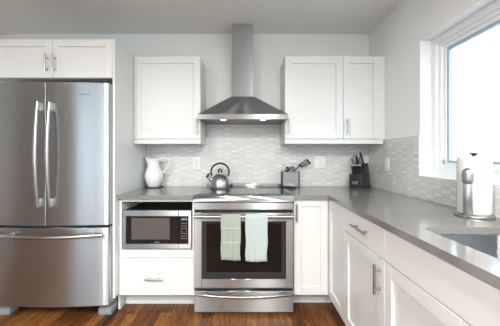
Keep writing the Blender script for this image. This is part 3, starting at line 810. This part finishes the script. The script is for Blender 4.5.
hp = [o0 + Vector(q) for q in ((0.050, 0, 0.252), (0.078, 0, 0.272), (0.115, 0, 0.276), (0.145, 0, 0.250), (0.146, 0, 0.212), (0.120, 0, 0.170), (0.096, 0, 0.142), (0.078, 0, 0.136))]
hb = MB().tube(sweep(hp), 0.0085, 12, flat=(0.8, 1.2), up=(0, 0, 1))
hb.tube(sweep([o0 + Vector((0.104, 0, 0.150)), o0 + Vector((0.106, 0, 0.135)), o0 + Vector((0.098, 0, 0.126))], 5), [0.007] * 5 + [0.005] * 5 + [0.004], 10)
hb.build('handle', 'ceramic', pt, 60)

# kettle on the rear burner
KX, KP, KZ = -0.240, 0.215, 0.9213
kt = thing('kettle', 'stainless steel whistling kettle with a black arched handle on the cooktop', 'kettle', (KX, -KP, KZ))
kb = MB().lathe([(0.0, 0.0), (0.085, 0.0), (0.090, 0.004), (0.0915, 0.012), (0.091, 0.03), (0.0875, 0.052), (0.080, 0.076), (0.068, 0.098), (0.052, 0.115), (0.036, 0.126), (0.030, 0.128), (0.0, 0.128)], (KX, -KP, KZ), 48).build('body', 'satin', kt, 30)
MB().lathe([(0.0865, 0.0045), (0.0925, 0.004), (0.0925, 0.010), (0.0915, 0.012)], (KX, -KP, KZ), 48, cap=False).build('base_band', 'grey_side', kb)
ld = MB().lathe([(0.0, 0.1275), (0.032, 0.1275), (0.031, 0.132), (0.018, 0.137), (0.009, 0.139), (0.009, 0.144), (0.0, 0.144)], (KX, -KP, KZ), 32).build('lid', 'chrome', kt)
kn = MB(); n = 24
kn.tube([(KX + 0.0165 * math.cos(2 * math.pi * i / n), -KP, KZ + 0.157 + 0.0165 * math.sin(2 * math.pi * i / n)) for i in range(n)], 0.006, 10, closed=True, up=(0, 1, 0))
kn.build('knob', 'black', ld)
MB().lathe([(0.0, -0.013), (0.009, -0.009), (0.0125, 0), (0.009, 0.009), (0.0, 0.013)], (KX, -KP, KZ + 0.157), 20).build('knob_centre', 'chrome', ld)
hpts = []
for i in range(29):
    a = math.radians(-28 + 236 * i / 28)
    hpts.append((KX + 0.083 * math.cos(a), -KP, KZ + 0.148 + 0.078 * math.sin(a)))
MB().tube(hpts, 0.0115, 14, flat=(0.75, 1.3), up=(1, 0, 0)).build('handle', 'black', kt)
for s_ in (-1, 1): MB().tube([(KX + s_ * 0.0695, -KP, KZ + 0.095), (KX + s_ * 0.076, -KP, KZ + 0.112)], 0.0075, 12).build('handle_bracket', 'chrome', kt)
sp = MB().tube(sweep([(KX - 0.066, -KP - 0.02, KZ + 0.066), (KX - 0.088, -KP - 0.026, KZ + 0.088), (KX - 0.108, -KP - 0.031, KZ + 0.108)], 5), [0.021, 0.0205, 0.020, 0.019, 0.018, 0.017, 0.0165, 0.016, 0.0155, 0.015, 0.015], 20).build('spout', 'satin', kt)
cp2 = MB().tube([(KX - 0.105, -KP - 0.030, KZ + 0.105), (KX - 0.118, -KP - 0.034, KZ + 0.118)], [0.0175, 0.016], 18)
cp2.tube(sweep([(KX - 0.112, -KP - 0.032, KZ + 0.124), (KX - 0.098, -KP - 0.028, KZ + 0.132), (KX - 0.082, -KP - 0.022, KZ + 0.128)], 5), 0.005, 10)
cp2.build('spout_cap', 'black', sp)

# utensil holder, its tools and the spoon rest
UX0, UX1, UP0, UP1, UZ = 0.346, 0.513, 0.035, 0.128, 0.148
uh = thing('utensil_holder', 'brushed steel utensil holder with black ends on the counter', 'utensil holder', (0.43, -0.08, Z))
for ya in (-UP1, -UP0 - 0.003): MB().box(UX0 + 0.010, UX1 - 0.010, ya, ya + 0.003, Z + 0.006, Z + UZ, 0.001).build('steel_sleeve', 'hsteel', uh)
b = MB()
for xa, xb in ((UX0, UX0 + 0.0095), (UX1 - 0.0095, UX1)): b.box(xa, xb, -UP1 - 0.003, -UP0 + 0.003, Z, Z + UZ + 0.004, 0.003, 2)
b.box(UX0 + 0.009, UX1 - 0.009, -UP1 - 0.002, -UP0 + 0.002, Z, Z + 0.0065)
b.build('frame', 'black', uh)
# slotted turner
def frame_pts(u, v, p): return at(u, v, p)
tn = thing('slotted_turner', 'black slotted turner leaning furthest out of the utensil holder', 'kitchen utensil', at(288, 181, 0.095))
h0, h1, h2 = at(287.0, 182, 0.085), at(294.2, 171.0, 0.098), at(299.0, 166.3, 0.105)
MB().tube(sweep([h0, h1, h2], 6), 0.0052, 10, flat=(1.1, 0.8)).build('handle', 'black', tn)
b = MB()
P = 0.105
quad = [at(298.2, 165.2, P), at(307.0, 159.2, P), at(310.6, 163.0, P), at(301.2, 167.4, P)]
def lerp2(s, t): return quad[0].lerp(quad[1], s).lerp(quad[3].lerp(quad[2], s), t)
for t in (0.0, 0.25, 0.5, 0.75, 1.0):
    b.tube([lerp2(0.0, t), lerp2(0.5, t), lerp2(1.0, t)], 0.0042 if t in (0.0, 1.0) else 0.0032, 8)
for s_ in (0.0, 0.12, 0.9, 1.0): b.tube([lerp2(s_, 0.0), lerp2(s_, 0.5), lerp2(s_, 1.0)], 0.0046, 8)
b.build('slotted_head', 'black', tn)
# slotted spoon, ladle and whisk
def spoon(name, label, head, foot, p, w, l, m, slots=0):
    a_, c_ = at(*head, p), at(*foot, p)
    o = thing(name, label, 'kitchen utensil', c_)
    MB().tube([c_, a_], 0.0048, 10).build('handle', m, o)
    d = (a_ - c_).normalized(); x = d.cross(Vector((0, -1, 0))).normalized(); nrm = Vector((0, -1, 0))
    bm = bmesh.new(); rings = []
    for i in range(9):
        t = i / 8; ww = w * math.sin(math.pi * (0.08 + 0.84 * t)) ** 0.6
        ctr = a_ + d * (t * l)
        row = []
        for k in range(9):
            s_ = k / 8 * 2 - 1
            row.append(bm.verts.new(ctr + x * ww * s_ - nrm * 0.012 * (1 - s_ * s_) * math.sin(math.pi * t)))
        rings.append(row)
    for i in range(8):
        for k in range(8):
            if slots and k in (2, 5) and 1 < i < 6: continue
            bm.faces.new((rings[i][k], rings[i][k + 1], rings[i + 1][k + 1], rings[i + 1][k]))
    h = obj('bowl', bm, m, o, 80)
    sm = h.modifiers.new('thick', 'SOLIDIFY'); sm.thickness = 0.003
    return o
spoon('slotted_spoon', 'short black slotted spoon upright in the utensil holder', (287.0, 172.5), (286.0, 181), 0.078, 0.019, 0.056, 'black', 1)
spoon('serving_spoon', 'grey nylon serving spoon in the utensil holder beside the black turner', (290.8, 172.5), (287.5, 182), 0.062, 0.028, 0.064, 'grey_nylon')
wk = thing('whisk', 'thin wire whisk in the utensil holder near the range', 'kitchen utensil', at(286.0, 182, 0.105))
a_, c_ = at(284.8, 170.5, 0.105), at(286.4, 182, 0.105)
MB().tube([c_, a_], 0.004, 10).build('handle', 'chrome', wk)
b = MB(); d = (a_ - c_).normalized()
for q in range(4):
    an = math.pi * q / 4; side = Vector((math.cos(an), math.sin(an), 0))
    b.tube([a_ + d * (0.062 * (1 - math.cos(math.pi * t)) / 2 if t <= 1 else 0.062 * (1 - math.cos(math.pi * t)) / 2) + side * 0.018 * math.sin(math.pi * t) for t in [i / 8 for i in range(17)]], 0.0009, 6)
b.build('wires', 'chrome', wk)
sr = thing('spoon_rest', 'small dark spoon rest with a steel top in front of the utensil holder', 'spoon rest', (0.40, -0.165, Z))
MB().lathe([(0.0, 0.0), (0.052, 0.0), (0.058, 0.004), (0.058, 0.012), (0.0, 0.012)], (0.405, -0.170, Z), 36, lambda r, z, a: (r * (1.0 if abs(math.cos(a)) > 0.0 else 1), z)).build('base', 'black', sr)
MB().lathe([(0.0, 0.0125), (0.050, 0.0125), (0.056, 0.0205), (0.0545, 0.0215), (0.038, 0.0150), (0.0, 0.0145)], (0.405, -0.170, Z), 36).build('dish', 'satin', sr)

# knife block and its knives (built in the block's own turned axes: -y is its front)
BX, BP, BR = 1.087, 0.135, math.radians(-54)
kbk = thing('knife_block', 'dark leaning knife block in the counter corner under the wall cabinet', 'knife block', (BX, -BP, Z), None, BR)
MB().prism([(-0.075, 0.0), (0.075, 0.0), (0.034, 0.232), (0.018, 0.236), (-0.030, 0.146), (-0.024, 0.128), (-0.075, 0.126)], -0.066, 0.066, 0.004, 2, order=(1, 2, 0)).build('body', 'block', kbk)
MB().box(-0.036, 0.026, -0.0775, -0.0735, 0.036, 0.064, 0.0008).build('nameplate', 'satin', kbk)
RB = Matrix.Rotation(BR, 4, 'Z')
def blk(x, y, z): return Vector((BX, -BP, Z)) + RB @ Vector((x, y, z))
def knife(name, label, x, y, z, tilt, length, w, th, group, butt=True, m='black', spin=0.0):
    """handle along local +z from the block's face, blade below inside the slot"""
    o = thing(name, label, 'knife', (0, 0, 0), group, 0.0001)
    o.location = blk(x, y, z); o.rotation_euler = (tilt, spin, BR); o.rotation_mode = 'XYZ'
    MB().box(-th * 0.12, th * 0.12, -w * 0.45, w * 0.45, -0.012, 0.004).build('blade', 'chrome', o)
    h = MB().tube(sweep([(0, 0, 0.003), (0, 0.001, length * 0.3), (0, -0.001, length * 0.7), (0, -0.003, length)], 4), [w * 0.42] * 3 + [w * 0.5] * 6 + [w * 0.52] * 2 + [w * 0.5] * 2, 10, flat=(1.0, th / w), up=(0, 1, 0)).build('handle', m, o)
    if butt: MB().tube([(0, -0.003, length - 0.001), (0, -0.0035, length + 0.006)], [w * 0.5, w * 0.42], 10, flat=(1.0, th / w), up=(0, 1, 0)).build('butt_cap', 'chrome', h)
    return o
g = 'steak knives in the front row of the knife block'
for i in range(6):
    knife('steak_knife', 'black steak knife with a steel butt in the front row of the knife block', -0.048 + i * 0.0175, -0.046, 0.1292, 0.10, 0.084, 0.016, 0.011, g)
knife('bread_knife', 'tallest black knife handle leaning from the back of the block', 0.046, -0.004, 0.196, 0.30, 0.146, 0.022, 0.016, None, False, 'black', -0.10)
knife('chef_knife', 'wide grey-backed knife handle standing mid-block', 0.016, -0.010, 0.185, 0.26, 0.112, 0.026, 0.018, None, True, 'grey_nylon')
knife('carving_knife', 'short black knife handle standing mid-block before the grey one', -0.006, -0.014, 0.178, 0.30, 0.122, 0.022, 0.016, None, False)
knife('paring_knife', 'slim grey knife handle at the outer edge of the block', -0.052, -0.014, 0.178, 0.28, 0.112, 0.018, 0.013, None, True, 'satin', -0.10)
sx = thing('kitchen_scissors', 'scissors with looped handles in the back of the knife block', 'scissors', (0, 0, 0), None, 0.0001)
sx.location = blk(-0.028, -0.003, 0.199); sx.rotation_euler = (0.24, 0, BR)
MB().box(-0.008, 0.008, -0.002, 0.002, -0.012, 0.012).build('blades', 'chrome', sx)
for s_ in (-1, 1):
    n = 20
    MB().tube([(s_ * 0.0125 + 0.0115 * math.cos(2 * math.pi * i / n), 0, 0.072 + 0.044 * math.sin(2 * math.pi * i / n)) for i in range(n)], 0.0042, 8, closed=True, up=(0, 1, 0)).tube([(s_ * 0.003, 0, 0.008), (s_ * 0.008, 0, 0.032)], 0.0045, 8).build('loop_handle', 'grey_nylon', sx)

# paper towel holder and its roll
HX, HPp = 1.144, 1.375
ph = thing('paper_towel_holder', 'chrome paper towel holder on the counter under the window', 'paper towel holder', (HX, -HPp, Z))
MB().lathe([(0.0, 0.0), (0.078, 0.0), (0.082, 0.004), (0.081, 0.010), (0.075, 0.015), (0.0, 0.0155)], (HX, -HPp, Z), 48).build('base', 'satin', ph)
MB().tube([(HX, -HPp, Z + 0.012), (HX, -HPp, Z + 0.300)], 0.008, 16).build('post', 'chrome', ph)
MB().lathe([(0.0, 0.296), (0.008, 0.298), (0.010, 0.305), (0.025, 0.315), (0.024, 0.320), (0.0, 0.321)], (HX, -HPp, Z), 24).build('finial', 'satin', ph)
dv = Vector((-1.12, -1.30, 0)).normalized(); sv = Vector((-dv.y, dv.x, 0)) * -1   # towards the viewer's side, and to its left
def arm(rad, z, side=0.022): return Vector((HX, -HPp, Z + z)) + dv * rad + sv * side
pts = sweep([arm(0.078, 0.012, 0.020), arm(0.082, 0.05), arm(0.086, 0.10), arm(0.084, 0.16), arm(0.080, 0.205)], 6)
b = MB().tube(pts, [0.0200 - 0.003 * i / (len(pts) - 1) for i in range(len(pts))], 14, flat=(0.35, 1.0), up=tuple(dv))
b.build('tension_arm', 'satin', ph)
pts = [arm(0.082, 0.160 + 0.082 * i / 12) for i in range(13)]
MB().tube(pts, [0.0230 * math.sqrt(max(0.06, 1 - abs((i - 6) / 6.0) ** 4)) for i in range(13)], 16, flat=(0.6, 1.0), up=tuple(dv)).build('arm_pad', 'satin', ph)
pr = thing('paper_towel_roll', 'full white paper towel roll on the chrome holder', 'paper towel', (HX, -HPp, Z + 0.016))
MB().lathe([(0.020, 0.0), (0.0685, 0.0), (0.0698, 0.002), (0.0698, 0.276), (0.0685, 0.278), (0.020, 0.278), (0.020, 0.0)], (HX, -HPp, Z + 0.0165), 56, cap=False).build('paper', 'paper', pr)
MB().lathe([(0.0185, 0.0), (0.0199, 0.0), (0.0199, 0.2785), (0.0185, 0.2785), (0.0185, 0.0)], (HX, -HPp, Z + 0.0165), 32, cap=False).build('core', 'slate', pr)

# ------------------------------------------------------------------ unseen ceiling downlights added behind the camera to brighten the kitchen
for x, y in ((-1.3, -3.3), (0.4, -3.3), (-1.3, -4.2), (0.4, -4.2)):
    o = MB().lathe([(0.075, 0.0), (0.095, -0.006), (0.098, 0.0)], (x, y, ZC - 0.0005), 32, cap=False).build('added_ceiling_light', 'plate')
    struct(o)
    MB().lathe([(0.0, -0.002), (0.076, -0.002)], (x, y, ZC - 0.0005), 32, cap=False).build('diffuser', 'fill_downlight', o)
    l = bpy.data.lights.new('fill_downlight_light', 'AREA'); l.shape = 'DISK'; l.size = 0.15; l.energy = FILL_WATTS; l.color = (1.0, 0.95, 0.88)
    q = bpy.data.objects.new('fill_downlight_light', l); COL.objects.link(q); q.location = (x, y, ZC - 0.012)
